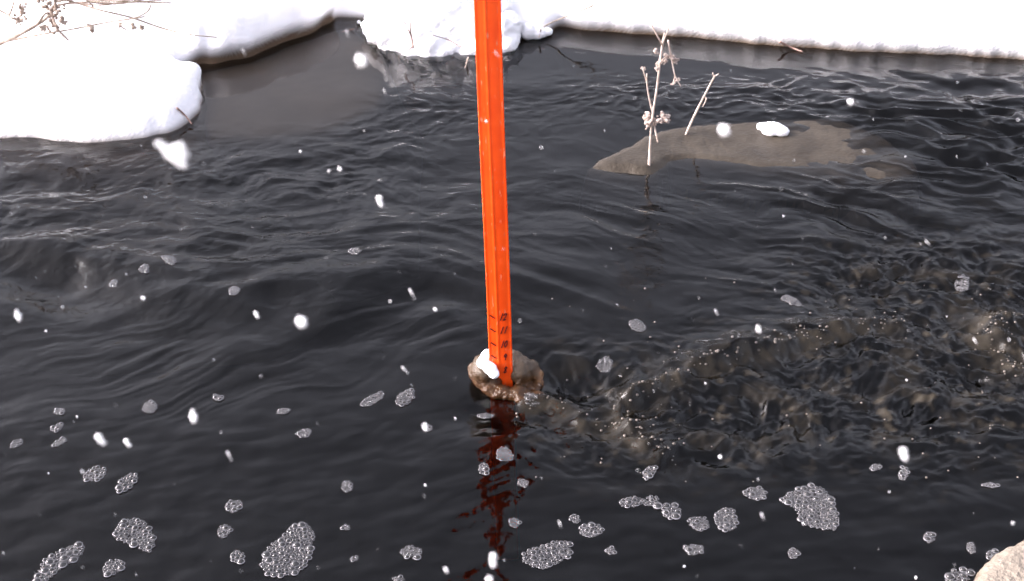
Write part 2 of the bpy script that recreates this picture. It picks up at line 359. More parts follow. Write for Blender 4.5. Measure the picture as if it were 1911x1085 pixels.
# slush just under the still water by the left bank
SH = smooth_line([(372, 118), (480, 92), (600, 48), (660, 44), (700, 80), (720, 130), (700, 185), (640, 215), (560, 232), (470, 240), (400, 236), (376, 190), (372, 118)], 4)[:-1]
sh = [at(*p)[:2] for p in SH]
hx = np.arange(-1.05, -.22, .008); hy = np.arange(2.75, 3.65, .008); HX, HY = np.meshgrid(hx, hy)
sdh = poly_sd(HX, HY, sh) + .02 * fbm(HX * 8, HY * 8, 3, 180)
zh = np.where(sdh > 0, -.010 - .012 * np.exp(-sdh / .03) + .004 * fbm(HX * 9, HY * 9, 3, 183), -.022 + sdh * 2.5)
q5 = quads_of(len(hx), len(hy)); keep = zh.ravel()[q5].max(1) > -.62
me = grid_mesh('slush_shelf', HX, HY, zh, q5[keep], None, {}); h0 = at(520, 180)
P = np.empty(len(me.vertices) * 3, np.float32); me.vertices.foreach_get('co', P); recenter(me, P.reshape(-1, 3), h0)
tag(mesh_link('slush_shelf', me, M['shelf'], loc=h0), 'smooth brown grey slush shelf under still water below the upper left bank', 'slush')

# the near bank: only its corner shows, low on the right
NE = smooth_line([(2050, 985), (1960, 1010), (1911, 1026), (1880, 1034), (1852, 1048), (1835, 1066), (1815, 1092), (1790, 1130)], 5)
ne = [at(*p)[:2] for p in NE]
NEAR_P = [(30, ne[0][1] + .3), (3, ne[0][1] + .05)] + ne + [(.2, 1.05), (-.8, .85), (-3, .9), (-30, .8), (-30, -2.5), (30, -2.5)]
xs3 = axis(.4, 1.3, .005, (-30, 30)); ys3 = axis(1.15, 1.85, .005, (-2.4, 2.6))
NX, NY = np.meshgrid(xs3, ys3)
sdn = poly_sd(NX, NY, NEAR_P) + .006 * fbm(NX * 18, NY * 18, 3, 130) + .004 * perlin(NX * 70, NY * 70, 134)
Zn = np.where(sdn > 0, .035 * np.sqrt(1 - (1 - np.clip(sdn / .03, 0, 1)) ** 2) + np.clip(sdn, 0, 2) * .12 + .004 * fbm(NX * 25, NY * 25, 3, 137) * sstep(0, .05, sdn), -.02 + sdn * 2.2)
q3 = quads_of(len(xs3), len(ys3)); keep = Zn.ravel()[q3].max(1) > -.62
me = grid_mesh('near_bank', NX, NY, Zn, q3[keep], None, {'wet': np.clip(1 - sstep(.004, .03, Zn) + .35 * sstep(.0, .5, fbm(NX * 9, NY * 9, 3, 140)), 0, 1)})
tag(mesh_link('near_bank', me, M['near_snow']), kind='structure')

# ------------------------------------------------------------------ shape helpers
def tube(path, r0, r1=None, n=7, wob=0):
    P = smooth_line(path, 4) if len(path) > 2 else np.array([np.array(path[0]) + (np.array(path[1]) - path[0]) * k / 4 for k in range(5)])
    r1 = r0 if r1 is None else r1; V = []; F = []; m = len(P)
    for i in range(m):
        d = P[min(i + 1, m - 1)] - P[max(i - 1, 0)]; d = d / (np.linalg.norm(d) + 1e-9)
        a = np.cross(d, [0.13, 1, .21]); a /= np.linalg.norm(a); b = np.cross(d, a); r = r0 + (r1 - r0) * i / (m - 1); r *= 1 + wob * (random.random() - .5)
        for k in range(n): V.append(P[i] + r * (a * math.cos(2 * math.pi * k / n) + b * math.sin(2 * math.pi * k / n)))
    for i in range(m - 1):
        for k in range(n): F.append((i * n + k, i * n + (k + 1) % n, (i + 1) * n + (k + 1) % n, (i + 1) * n + k))
    F.append(tuple(range(n))[::-1]); F.append(tuple((m - 1) * n + k for k in range(n)))
    return np.array(V), F
def join(parts):
    V = []; F = []; o = 0
    for v, f in parts: V.append(v); F += [tuple(i + o for i in g) for g in f]; o += len(v)
    return np.concatenate(V), F
def ico(sub=1):
    bm = bmesh.new(); bmesh.ops.create_icosphere(bm, subdivisions=sub, radius=1)
    V = np.array([v.co[:] for v in bm.verts]); F = [tuple(v.index for v in f.verts) for f in bm.faces]; bm.free(); return V, F
ICO1, ICO2, ICO3 = ico(1), ico(2), ico(3)
def balls(list_, base=ICO2):
    return join([(base[0] * np.array(r if hasattr(r, '__len__') else (r, r, r)) + np.array(c), base[1]) for c, r in list_])
def fused(VF, voxel, rough=0, scale=.03, iters=4, fine=0):
    V, F = VF; me = bpy.data.meshes.new('tmp'); me.from_pydata([tuple(map(float, v)) for v in V], [], F)
    o = bpy.data.objects.new('tmp', me); C.objects.link(o)
    md = o.modifiers.new('r', 'REMESH'); md.mode = 'VOXEL'; md.voxel_size = voxel
    sm = o.modifiers.new('s', 'SMOOTH'); sm.iterations = iters; sm.factor = .5
    dg = bpy.context.evaluated_depsgraph_get(); m2 = bpy.data.meshes.new_from_object(o.evaluated_get(dg))
    bpy.data.objects.remove(o); bpy.data.meshes.remove(me)
    P = np.empty(len(m2.vertices) * 3, np.float32); m2.vertices.foreach_get('co', P); P = P.reshape(-1, 3)
    N = np.empty(len(m2.vertices) * 3, np.float32); m2.vertices.foreach_get('normal', N); N = N.reshape(-1, 3)
    if rough:
        P = P + N * (rough * noise3(P, scale, 150) + (rough * .5) * noise3(P, scale * .42, 155) + fine * noise3(P, scale * .15, 160))[:, None]
        m2.vertices.foreach_set('co', P.astype(np.float32).ravel()); m2.update()
    return m2, P
def blob(name, VF, voxel, mat, parent=None, loc=None, rough=0, scale=.03, iters=4, fine=0):
    me, P = fused(VF, voxel, rough, scale, iters, fine); me.name = name
    recenter(me, P, loc if loc is not None else (0, 0, 0))
    return mesh_link(name, me, mat, parent, True, loc if parent is None else None)
def empty(name, loc, label, cat, group=None):
    o = bpy.data.objects.new(name, None); o.empty_display_size = .05; o.location = loc; C.objects.link(o); return tag(o, label, cat, group)

# ------------------------------------------------------------------ the orange stake
B = at(936, 722)
stake = empty('marker_stake', B, 'tall bright orange depth stake with handwritten inch marks standing in the stream', 'stake')
LEAN = math.radians(-1.45); W2 = .0195
prof = [(-W2 + .001, .0050), (-W2, .0040), (-W2, .0020), (-.0186, .0008), (-.0170, .0010)] + [(x, -.0030 * (1 - (x / .0195) ** 2) + .0026 - (.0012 * math.exp(-((x + .0035) / .0016) ** 2))) for x in np.linspace(-.0155, .0155, 23)] + [(.0170, .0010), (.0186, .0008), (W2, .0020), (W2, .0040), (W2 - .001, .0050)]
V = []; F = []; zs = np.linspace(-.40, 1.30, 60); n = len(prof)
for z in zs:
    for x, y in prof: V.append((x + .0006 * math.sin(z * 9), y + .0005 * math.sin(z * 14), z))
for i in range(len(zs) - 1):
    for k in range(n): F.append((i * n + k, i * n + (k + 1) % n, (i + 1) * n + (k + 1) % n, (i + 1) * n + k))
F.append(tuple(range(n))[::-1]); F.append(tuple((len(zs) - 1) * n + k for k in range(n)))
ot = M['orange'].node_tree; pb = [n for n in ot.nodes if n.type == 'BSDF_PRINCIPLED'][0]; mixn = [n for n in ot.nodes if n.type == 'MIX'][0]
tco = nd(ot, 'ShaderNodeTexCoord'); mpo = nd(ot, 'ShaderNodeMapping'); mpo.inputs['Scale'].default_value = (1, 1, .22); nso = nd(ot, 'ShaderNodeTexNoise'); nso.inputs['Scale'].default_value = 260; nso.inputs['Detail'].default_value = 3
mro = nd(ot, 'ShaderNodeMapRange'); mro.inputs[1].default_value = .64; mro.inputs[2].default_value = .74; mro.inputs[4].default_value = .75; mxo = nd(ot, 'ShaderNodeMix', data_type='RGBA'); mxo.inputs[7].default_value = (.80, .27, .15, 1)
ot.links.new(tco.outputs['Object'], mpo.inputs[0]); ot.links.new(mpo.outputs[0], nso.inputs['Vector']); ot.links.new(nso.outputs[0], mro.inputs[0]); ot.links.new(mro.outputs[0], mxo.inputs[0])
ot.links.new(mixn.outputs[2], mxo.inputs[6]); ot.links.new(mxo.outputs[2], pb.inputs['Base Color'])
post = mesh_obj('post', V, F, M['orange'], stake, smooth=True)
stake.rotation_euler = (0, LEAN, math.radians(2))
def stroke(pts, w, y=-.0007):
    V = []; F = []
    for (x0, z0), (x1, z1) in zip(pts[:-1], pts[1:]):
        xm = .5 * (x0 + x1); y = -.0030 * (1 - (xm / .0195) ** 2) + .0026 - .0007
        d = np.array([x1 - x0, z1 - z0]); L = np.linalg.norm(d) + 1e-9; d /= L; nn = np.array([-d[1], d[0]]) * w / 2; e = d * w * .3
        c = [np.array([x0, z0]) - e + nn, np.array([x0, z0]) - e - nn, np.array([x1, z1]) + e - nn, np.array([x1, z1]) + e + nn]; o = len(V)
        V += [(p[0], y, p[1]) for p in c] + [(p[0], y + .0012, p[1]) for p in c]
        F += [(o, o + 1, o + 2, o + 3), (o, o + 4, o + 5, o + 1), (o + 1, o + 5, o + 6, o + 2), (o + 2, o + 6, o + 7, o + 3), (o + 3, o + 7, o + 4, o)]
    return np.array(V), F
def stake_z(py):                       # height on the stake that is seen at this row
    p = on_y(936, py, B[1]); return p[2] / math.cos(LEAN)
GL = {'1': [[(.25, 0), (.55, 1)]], '2': [[(0, .78), (.3, 1), (.6, .85), (.5, .5), (0, 0), (.6, .02)]],
      '0': [[(.3, 1), (.02, .6), (.1, .1), (.35, 0), (.6, .45), (.5, .92), (.3, 1)]],
      '9': [[(.6, .75), (.3, 1), (.05, .75), (.25, .48), (.58, .7), (.45, 0)]],
      '8': [[(.3, .52), (.05, .8), (.3, 1), (.58, .8), (.3, .52), (.02, .2), (.28, 0), (.55, .2), (.3, .52)]]}
for k, (py, txt) in enumerate(((592, '12'), (617, '11'), (643, '10'), (667, '9'), (691, '8'))):
    zc = stake_z(py); hh = .0125; parts = []; cw = .0062; x0 = .0075 - cw * len(txt) * .5 + (0 if k < 3 else .001)
    for i, ch in enumerate(txt):
        for s in GL[ch]:
            parts.append(stroke([(x0 + i * cw + (gx * .0075) + (gz - .5) * .0022, zc + (gz - .5) * hh + (gx - .3) * .002) for gx, gz in s], .0014))
    v, f = join(parts); o = mesh_obj('number', v, f, M['ink'], stake, smooth=False); o['label'] = 'handwritten dark number %s on the orange stake' % txt
    if k < 4:
        v, f = stroke([(-.0145, zc + .0035), (-.0105, zc - .0002), (-.0070, zc - .0018)], .0014)
        mesh_obj('tick_mark', v, f, M['ink'], stake, smooth=False)

# ice frozen round its foot
def bp(px, py, z, dy=0): p = on_y(px, py, B[1] + dy); return p
ic = at(936, 712)
ice = empty('ice_lump', (ic[0], ic[1], 0), 'lumpy brown ice clump with white snow on its left shoulder around stake foot', 'ice')
def ab(px, py, z): return at(px, py, z)
lst = [(ab(905, 690, .026), (.027, .030, .028)), (ab(890, 692, .020), (.016, .022, .018)), (ab(910, 710, .010), (.026, .022, .018)), (ab(970, 692, .018), (.026, .030, .022)), (ab(957, 677, .024), (.022, .026, .020)),
       (ab(940, 732, .004), (.026, .016, .012)), (ab(964, 734, .003), (.022, .018, .012)), (ab(978, 742, .002), (.018, .016, .010)), (ab(920, 728, .004), (.020, .014, .012)), (ab(1002, 742, .000), (.014, .012, .008)),
       (ab(993, 690, .012), (.014, .018, .018)), (ab(1004, 700, .008), (.009, .011, .014)), (ab(1006, 716, .003), (.008, .010, .009)), (ab(935, 695, -.008), (.046, .042, .022)), (ab(992, 728, -.002), (.018, .014, .010))]
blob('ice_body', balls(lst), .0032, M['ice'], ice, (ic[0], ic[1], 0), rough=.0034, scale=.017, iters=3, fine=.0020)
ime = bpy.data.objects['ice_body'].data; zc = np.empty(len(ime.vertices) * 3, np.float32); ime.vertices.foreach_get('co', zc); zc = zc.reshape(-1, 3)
wa = ime.attributes.new('wet', 'FLOAT', 'POINT'); wa.data.foreach_set('value', np.clip(1 - sstep(.006, .040, zc[:, 2] + .012 * noise3(zc, .02, 190)), 0, 1).astype(np.float32))  # low on the ice: wet tone, also mask for the painted stake reflection
cap = [(ab(912, 667, .050), (.014, .016, .014)), (ab(905, 678, .046), (.014, .016, .012)), (ab(916, 688, .044), (.012, .014, .010)), (ab(922, 698, .038), (.009, .011, .008)), (ab(898, 676, .040), (.010, .012, .010))]
blob('snow_cap', balls(cap), .0026, M['snow'], ice, (ic[0], ic[1], 0), rough=.0026, scale=.014, iters=3)

# ------------------------------------------------------------------ slush floe with weeds frozen into it
FL = smooth_line([(1098, 316), (1130, 292), (1175, 272), (1225, 246), (1290, 232), (1390, 226), (1500, 222), (1570, 226), (1630, 250), (1685, 285), (1715, 322), (1655, 337), (1560, 328), (1480, 320), (1400, 312), (1330, 304), (1270, 300), (1240, 318), (1215, 330), (1160, 326), (1098, 316)], 4)[:-1]
fl = [at(*p)[:2] for p in FL]
fx = np.arange(.02, 1.20, .006); fy = np.arange(2.42, 3.25, .006); FX, FY = np.meshgrid(fx, fy)
sdf = poly_sd(FX, FY, fl) + .012 * fbm(FX * 14, FY * 14, 3, 170); FU, FV = project(FX, FY)
sub = sstep(1420, 1640, FU); leftp = G(FU, FV, 1185, 310, 70, 24)
zf = .0045 * np.clip(sdf / .022, -1, 1) + .010 * leftp * sstep(-.005, .03, sdf) + .0030 * fbm(FX * 9, FY * 9, 4, 173) + .0010 * fbm(FX * 45, FY * 45, 2, 176) - .0016 + .0028 * sstep(1430, 1560, FU)
zf = np.where(sdf < 0, zf + sdf * 5.0, zf)
q4 = quads_of(len(fx), len(fy)); keep = zf.ravel()[q4].max(1) > -.06
me = grid_mesh('slush_floe', FX, FY, zf, q4[keep], None, {})
f0 = at(1400, 275); P = np.empty(len(me.vertices) * 3, np.float32); me.vertices.foreach_get('co', P); recenter(me, P.reshape(-1, 3), f0)
tag(mesh_link('slush_floe', me, M['slush'], loc=f0), 'flat grey brown slush floe half sunk in the stream right of the stake', 'slush floe')
p = at(1445, 243, .012)
blob_o = blob('snow_lump', balls([(at(1440, 240, .014), (.026, .024, .014)), (at(1457, 245, .010), (.022, .020, .012)), (at(1424, 235, .008), (.016, .016, .008))]), .004, M['snow'], None, tuple(p), rough=.004, scale=.02)
tag(blob_o, 'small white snow lump lying on the brown slush floe', 'snow lump')

def fluff(pts, r, n, s):
    out = []
    for c in pts:
        for _ in range(n):
            d = np.array([random.gauss(0, 1) for _ in range(3)]); d /= np.linalg.norm(d)
            k = s * random.uniform(.6, 1.3); out.append((np.array(c) + d * r * random.random() ** .5, (k, k * .7, k * .9)))
    return balls(out, ICO1)
def weed(name, label, cat, root_px, Y, stems, heads, mat, hmat, r, jitter=.01, group=None, sink=.02):
    b = on_y(root_px[0], root_px[1], Y); e = empty(name, b, label, cat, group)
    for i, (nm, pts, w0, w1) in enumerate(stems):
        path = []
        for k, pnt in enumerate(pts):
            yy = Y + (jitter * math.sin(k * 1.7 + i) if k or nm != 'stem' else 0); path.append(on_y(pnt[0], pnt[1], yy) - b)
        v, f = tube(path, w0 * r * .68, w1 * r * .68, 7, .25); mesh_obj(nm, v, f, mat, e)
    for pts, rr, n, s in heads:
        for a, c in pts:
            v, f = fluff([on_y(a, c, Y + random.uniform(-jitter, jitter)) - b], rr, n, s); mesh_obj('seed_head', v, f, hmat, e, smooth=False)
    return e
PX = 1 / 860.0
y1 = at(1212, 318)[1]
weed('dead_weed', 'forked dry pale weed with fluffy seed heads standing in the slush floe', 'weed', (1212, 318), y1,
     [('stem', [(1211, 322), (1213, 280), (1217, 225), (1226, 165), (1236, 85), (1241, 62)], 4.2, 2.6),
      ('branch', [(1218, 210), (1209, 170), (1207, 138)], 2.8, 1.8), ('branch', [(1208, 158), (1203, 140), (1200, 128)], 2.0, 1.6),
      ('branch', [(1236, 84), (1224, 62), (1212, 38), (1210, 12)], 2.2, 1.2), ('branch', [(1238, 78), (1248, 52), (1254, 28), (1258, 2)], 2.2, 1.0),
      ('branch', [(1228, 150), (1231, 110), (1240, 72)], 2.2, 1.2), ('branch', [(1247, 76), (1254, 112), (1260, 142), (1271, 162)], 2.6, 1.8), ('branch', [(1260, 140), (1256, 156)], 1.6, 1.2),
      ('branch', [(1219, 228), (1224, 248), (1228, 266)], 3.0, 2.2), ('branch', [(1226, 124), (1236, 112), (1247, 104), (1256, 108)], 1.8, 1.4)],
     [([(1206, 222), (1209, 218), (1212, 228), (1208, 234)], .009, 12, .0042), ([(1226, 226), (1234, 222), (1240, 216), (1243, 224)], .010, 14, .0042), ([(1246, 106), (1254, 108), (1260, 114), (1238, 116)], .007, 9, .0034),
      ([(1228, 122), (1226, 130), (1224, 96)], .006, 7, .0032), ([(1257, 155), (1264, 150)], .006, 7, .003), ([(1200, 128)], .005, 8, .003)], M['straw'], M['seed'], PX)
y2 = at(1279, 254)[1]
weed('dead_stalk', 'bare straight dry stalk leaning right out of the slush floe', 'weed', (1279, 254), y2,
     [('stem', [(1277, 258), (1296, 216), (1314, 180), (1334, 142)], 3.4, 2.6), ('branch', [(1333, 144), (1330, 136)], 2, 1.5), ('branch', [(1334, 143), (1341, 138)], 2, 1.4), ('branch', [(1316, 182), (1318, 186), (1311, 200)], 2, 1.2)],
     [], M['straw'], M['seed'], 1 / 820.0)

# ------------------------------------------------------------------ snowy hummock behind the stake
mb = at(828, 112); YM = mb[1] + .10
mound = empty('snow_hummock', (mb[0], YM, 0), 'rounded snow covered hummock at the water edge behind the stake', 'snow hummock')
def mp_(px, py, dy=0): return on_y(px, py + 4, YM + dy)
sb_ = []
for px, py, r, dy in ((745, 40, 70, .06), (720, 62, 34, 0), (735, 82, 26, -.02), (775, 55, 60, .02), (830, 40, 80, .06), (850, 72, 42, 0), (800, 88, 34, -.04), (765, 98, 22, -.05), (825, 96, 24, -.05), (885, 60, 60, .03), (880, 92, 24, -.04), (930, 55, 44, .02),
                       (944, 78, 22, -.02), (925, 86, 26, -.03), (780, 5, 70, .12), (880, 0, 80, .14), (845, 104, 12, -.055), (862, 106, 10, -.055), (950, 40, 30, .03)):
    R_ = r / 735.0; sb_.append((mp_(px, py, dy), (R_, R_, R_ * .85)))
blob('snow_cover', balls(sb_), .006, M['snow'], mound, (mb[0], YM, 0), rough=.013, scale=.038, iters=2, fine=.004)
gb = [(mp_(px, py, dy), (r / 735.0, r / 735.0, r / 900.0)) for px, py, r, dy in ((762, 104, 16, -.055), (790, 112, 20, -.05), (815, 115, 18, -.06), (845, 114, 22, -.055), (880, 112, 20, -.05), (910, 108, 18, -.04), (940, 102, 18, -.02), (735, 98, 17, -.03), (715, 86, 14, -.01))]
blob('grass_base', balls(gb), .005, M['darktwig'], mound, (mb[0], YM, 0), rough=.008, scale=.02, iters=1)
for i in range(16):
    px = random.uniform(742, 945); py = 106 + 8 * math.sin((px - 740) / 200 * math.pi); a = mp_(px, py - 6, -.06); c = mp_(px + random.uniform(-5, 5), py + random.uniform(2, 12), -.075)
    v, f = tube([a - np.array([mb[0], YM, 0]), c - np.array([mb[0], YM, 0])], .0022, .0012); mesh_obj('grass_blade', v, f, M['straw'] if i % 2 else M['twig'], mound)
def twig(name, label, Y, lines, mat, r, group=None, heads=(), cat='twig'):
    b = on_y(lines[0][0][0], lines[0][0][1], Y); e = empty(name, b, label, cat, group)
    for i, pts in enumerate(lines):
        path = [on_y(x, y, Y + .012 * math.sin(k * 2.1 + i * 1.3)) - b for k, (x, y) in enumerate(pts)]
        v, f = tube(path, r * (.8 if i == 0 else .55), r * .4, 6, .3); mesh_obj('stem' if i == 0 else 'branch', v, f, mat, e)
    for pts, rr, n, s in heads:
        for a, c in pts:
            v, f = fluff([on_y(a, c, Y + random.uniform(-.015, .015)) - b], rr, n, s); mesh_obj('seed_head', v, f, M['twig'], e, smooth=False)
    return e
twig('forked_twig', 'forked reddish twig poking from the front of the snowy hummock', YM - .125, [[(771, 90), (768, 70), (758, 48), (746, 24)], [(768, 72), (766, 50), (765, 32)], [(768, 88), (762, 94), (755, 99)]], M['redtwig'], .0032)
twig('thin_twig', 'thin reddish twig lying down the snowy hummock left of stake', YM - .135, [[(853, 84), (835, 74), (808, 66)], [(853, 84), (862, 88)]], M['redtwig'], .0024)
twig('slanted_twig', 'thin brown twig slanting up from water edge right of the stake', at(1012, 62)[1] - .02, [[(1005, 56), (1030, 42), (1075, 24), (1130, 2), (1160, -14)], [(1100, 14), (1112, 4), (1118, -6)]], M['twig'], .0030)
twig('icy_straw', 'short straw hanging in the water under hummock beside stake', YM - .14, [[(874, 108), (871, 118), (868, 127)]], M['straw'], .0030)
twig('short_straw', 'short pale straw below the snow edge right of the stake', at(1005, 68)[1] - .03, [[(1009, 55), (1008, 62), (1006, 70)]], M['straw'], .0030)
twig('floating_twig', 'small brown twig floating left of the snowy hummock', at(655, 58)[1], [[(638, 60), (645, 58), (650, 62)], [(646, 59), (660, 54)]], M['redtwig'], .0030)
twig('edge_twig', 'tan twig sticking out of the far right bank into water', at(1480, 96)[1], [[(1455, 78), (1475, 88), (1498, 97)]], M['redtwig'], .004)
twig('lobe_twig', 'small brown twig at the tip of the left snow lobe', at(345, 222)[1] - .03, [[(330, 202), (344, 214), (358, 232)]], M['redtwig'], .0035)
for nm, px, py, r, lab in (('snow_ball', 670, 44, 6, 'tiny white snow ball on the water left of the hummock'), ('snow_lump', 687, 58, 13, 'upright white icy lump at the left end of the hummock'), ('snow_lump', 985, 66, 20, 'low white snow lump right of the orange stake at water edge')):
    p = at(px, py + r * .3, 0); R_ = r / 735.
    sp = [((p[0], p[1], R_ * .7), (R_ * .8, R_ * .8, R_ * (1.5 if r == 13 else .9))), ((p[0] + R_ * .5, p[1] + R_ * .3, R_ * .5), (R_ * .6, R_ * .6, R_ * .6))]
    if r == 20: sp += [((p[0] + .022, p[1] + .01, .012), (.028, .025, .018)), ((p[0] + .045, p[1] + .02, .010), (.022, .02, .012))]
    tag(blob(nm, balls(sp), .003 if r < 15 else .004, M['snow'], None, (p[0], p[1], 0), rough=.002, scale=.012), lab, 'snow lump')

# ------------------------------------------------------------------ dry stalks over the left bank
YB = 3.02
twig('thick_stalk', 'thick dry stalk with brown seed tufts slanting up at the top left corner', YB, [[(-30, 96), (0, 82), (40, 63), (72, 45), (92, 28), (108, -6)], [(92, 30), (104, 12), (100, -4)], [(96, 26), (104, 48), (110, 58), (128, 76)], [(70, 46), (82, 28), (90, 24)]], M['twig'], .0062,
     heads=[([(100, 28), (104, 20), (98, 38), (100, 50), (110, 10)], .016, 11, .0042), ([(83, 8), (90, 0), (78, 4)], .014, 9, .0042), ([(76, 52), (84, 54), (116, 36), (120, 40)], .008, 7, .0045)], cat='stalk')
twig('brown_stalk', 'short brown stalk with dark seed tuft entering at the left edge', YB + .03, [[(-25, 12), (0, 20), (24, 34), (44, 42)], [(30, 36), (42, 26), (42, 10)], [(16, 30), (24, 12), (29, -10)]], M['twig'], .0036,
     heads=[([(30, 36), (36, 40), (44, 32), (42, 18), (42, 12)], .010, 8, .0038)], cat='stalk')
twig('arching_stalk', 'long thin pale stalk arching across the left bank snow below the thick stalk', YB + .02, [[(-20, 88), (20, 76), (80, 64), (140, 54), (200, 42), (250, 34), (275, 22), (282, 8)], [(148, 52), (166, 50), (172, 56)], [(240, 36), (262, 33), (270, 30)]], M['twig'], .0034,
     heads=[([(168, 51), (172, 54)], .008, 8, .004)], cat='stalk')
twig('trailing_stalk', 'long thin stalk trailing right and down across the left bank snow', YB + .06, [[(100, -6), (150, 8), (190, 20), (245, 33), (300, 52), (350, 64), (405, 70)], [(175, 15), (170, 8), (160, 0)]], M['twig'], .0036, cat='stalk')
twig('fallen_sprig', 'small pale sprig lying on left bank snow under the arching stalk', YB - .03, [[(222, 47), (235, 56), (257, 71)], [(224, 48), (230, 44)]], M['straw'], .0026, heads=[([(224, 48), (248, 50), (264, 50)], .006, 5, .004)], cat='sprig')
twig('upright_stalk', 'thin pale stalk crossing the brown stalk at the left edge', YB + .05, [[(-10, 72), (6, 54), (16, 36), (24, 8), (30, -12)], [(-10, 44), (12, 50), (28, 56)]], M['straw'], .0024, cat='stalk')
twig('top_brush', 'tangle of faint dry stems along the top edge over the left bank', YB + .16, [[(100, 4), (150, -2), (220, 2), (300, -6)], [(120, 8), (180, 2), (250, -8)], [(140, -4), (210, 6), (330, -2)], [(90, -2), (200, -6), (270, 3)], [(110, 10), (150, 4), (215, 8), (260, 1)], [(95, 14), (130, 6), (190, 10), (235, 4), (320, 6)]], M['twig'], .0046, cat='stems')

# ------------------------------------------------------------------ foam on the water
def ring_template(n=10, m=5, minor=.16):
    V = []; F = []
    for i in range(n):
        a = 2 * math.pi * i / n
        for k in range(m):
            b = 2 * math.pi * k / m; r = 1 + minor * math.cos(b); V.append((r * math.cos(a), r * math.sin(a), minor * 1.4 * math.sin(b)))
    for i in range(n):
        for k in range(m): F.append((i * m + k, ((i + 1) % n) * m + k, ((i + 1) % n) * m + (k + 1) % m, i * m + (k + 1) % m))
    return np.array(V), F
def dome_template(n=10):
    V = []; F = []
    for j, (rr, z) in enumerate(((1.0, 0), (.92, .32), (.70, .58), (.38, .74))):
        for i in range(n): V.append((rr * math.cos(2 * math.pi * i / n), rr * math.sin(2 * math.pi * i / n), z))
    V.append((0, 0, .80))
    for j in range(3):
        for i in range(n): F.append((j * n + i, j * n + (i + 1) % n, (j + 1) * n + (i + 1) % n, (j + 1) * n + i))
    for i in range(n): F.append((3 * n + i, 3 * n + (i + 1) % n, 4 * n))
    return np.array(V), F
RING, DOME = ring_template(), dome_template()
def in_poly(x, y, P):
    c = False
    for i in range(len(P)):
        ax, ay = P[i]; bx, by = P[i - 1]
        if (ay > y) != (by > y) and x < (bx - ax) * (y - ay) / (by - ay) + ax: c = not c
    return c
def foam(outline, label, r=.0046, faint=False):
    P = [at(*p)[:2] for p in outline]; P = [tuple(p) for p in smooth_line(list(P) + [P[0]], 3)[:-1]]
    cx, cy = np.mean([p[0] for p in P]), np.mean([p[1] for p in P]); z0 = water_z(cx, cy)
    lo = np.min(P, 0); hi = np.max(P, 0); pts = []
    area = (hi[0] - lo[0]) * (hi[1] - lo[1]); tries = int(area / (r * r) * 9) + 40
    for _ in range(tries):
        x, y = random.uniform(lo[0], hi[0]), random.uniform(lo[1], hi[1])
        if not in_poly(x, y, P): continue
        rr = r * random.choice((.4, .5, .6, .75, .85, 1.0, 1.1, 1.35))
        if random.random() < .25 and not all(in_poly(x + dx, y + dy, P) for dx, dy in ((.007, 0), (-.007, 0), (0, .007), (0, -.007))): continue
        if all((x - a) ** 2 + (y - b) ** 2 > (.88 * (rr + c)) ** 2 for a, b, c in pts): pts.append((x, y, rr))
    for _ in range(tries // 2):                      # small bubbles fill the chinks
        x, y = random.uniform(lo[0], hi[0]), random.uniform(lo[1], hi[1]); rr = r * random.uniform(.3, .45)
        if in_poly(x, y, P) and all((x - a) ** 2 + (y - b) ** 2 > (.85 * (rr + c)) ** 2 for a, b, c in pts): pts.append((x, y, rr))
    if not pts: pts = [(cx, cy, r)]
    V = []; F = []; mi = []; o = 0
    for x, y, rr in pts:
        z = water_z(x, y) + .0008
        for T, k, zz in ((RING, 0, .0), (DOME, 1, .0004)):
            V.append(T[0] * rr + np.array([x, y, z + zz])); F += [tuple(i + o for i in f) for f in T[1]]; mi += [k] * len(T[1]); o += len(T[0])
    ob = mesh_obj('foam_patch', np.concatenate(V), F, [M['foam'], M['film']], None, True, (cx, cy, z0), mi)
    return tag(ob, label, 'foam', 'foam patches drifting on the stream')
def oval(cx, cy, w, h, deg=0):
    return [(cx + (w / 2 * math.cos(a) * c1 - h / 2 * math.sin(a) * s1) * k, cy + (w / 2 * math.cos(a) * s1 + h / 2 * math.sin(a) * c1) * k)
            for c1, s1 in [(math.cos(math.radians(-deg)), math.sin(math.radians(-deg)))] for a, k in [(2 * math.pi * i / 8, random.uniform(.84, 1.12)) for i in range(8)]]
foam([(485, 1056), (500, 1022), (528, 1002), (546, 982), (570, 977), (586, 996), (580, 1025), (572, 1052), (545, 1073), (505, 1074)], 'largest foam patch left of the stake, a long slanted raft at the bottom', .0046)
foam([(1452, 936), (1480, 918), (1506, 907), (1536, 914), (1552, 935), (1562, 960), (1560, 986), (1543, 989), (1500, 978), (1488, 956), (1470, 942)], 'largest foam patch right of the stake, shaped like a wide hook', .0046)
foam([(66, 1083), (78, 1052), (92, 1036), (128, 1022), (154, 1016), (152, 1034), (130, 1050), (104, 1066), (86, 1084)], 'long slanted foam raft in the bottom left corner', .0044)
foam([(212, 1002), (226, 976), (254, 970), (276, 980), (288, 1010), (280, 1028), (258, 1020), (228, 1010)], 'big chunky foam patch above the bottom left corner raft', .0046)
foam([(976, 1046), (980, 1028), (1010, 1018), (1040, 1010), (1062, 1012), (1064, 1034), (1044, 1048), (1008, 1058)], 'big oblong foam raft at the foot of the red stake reflection', .0052)
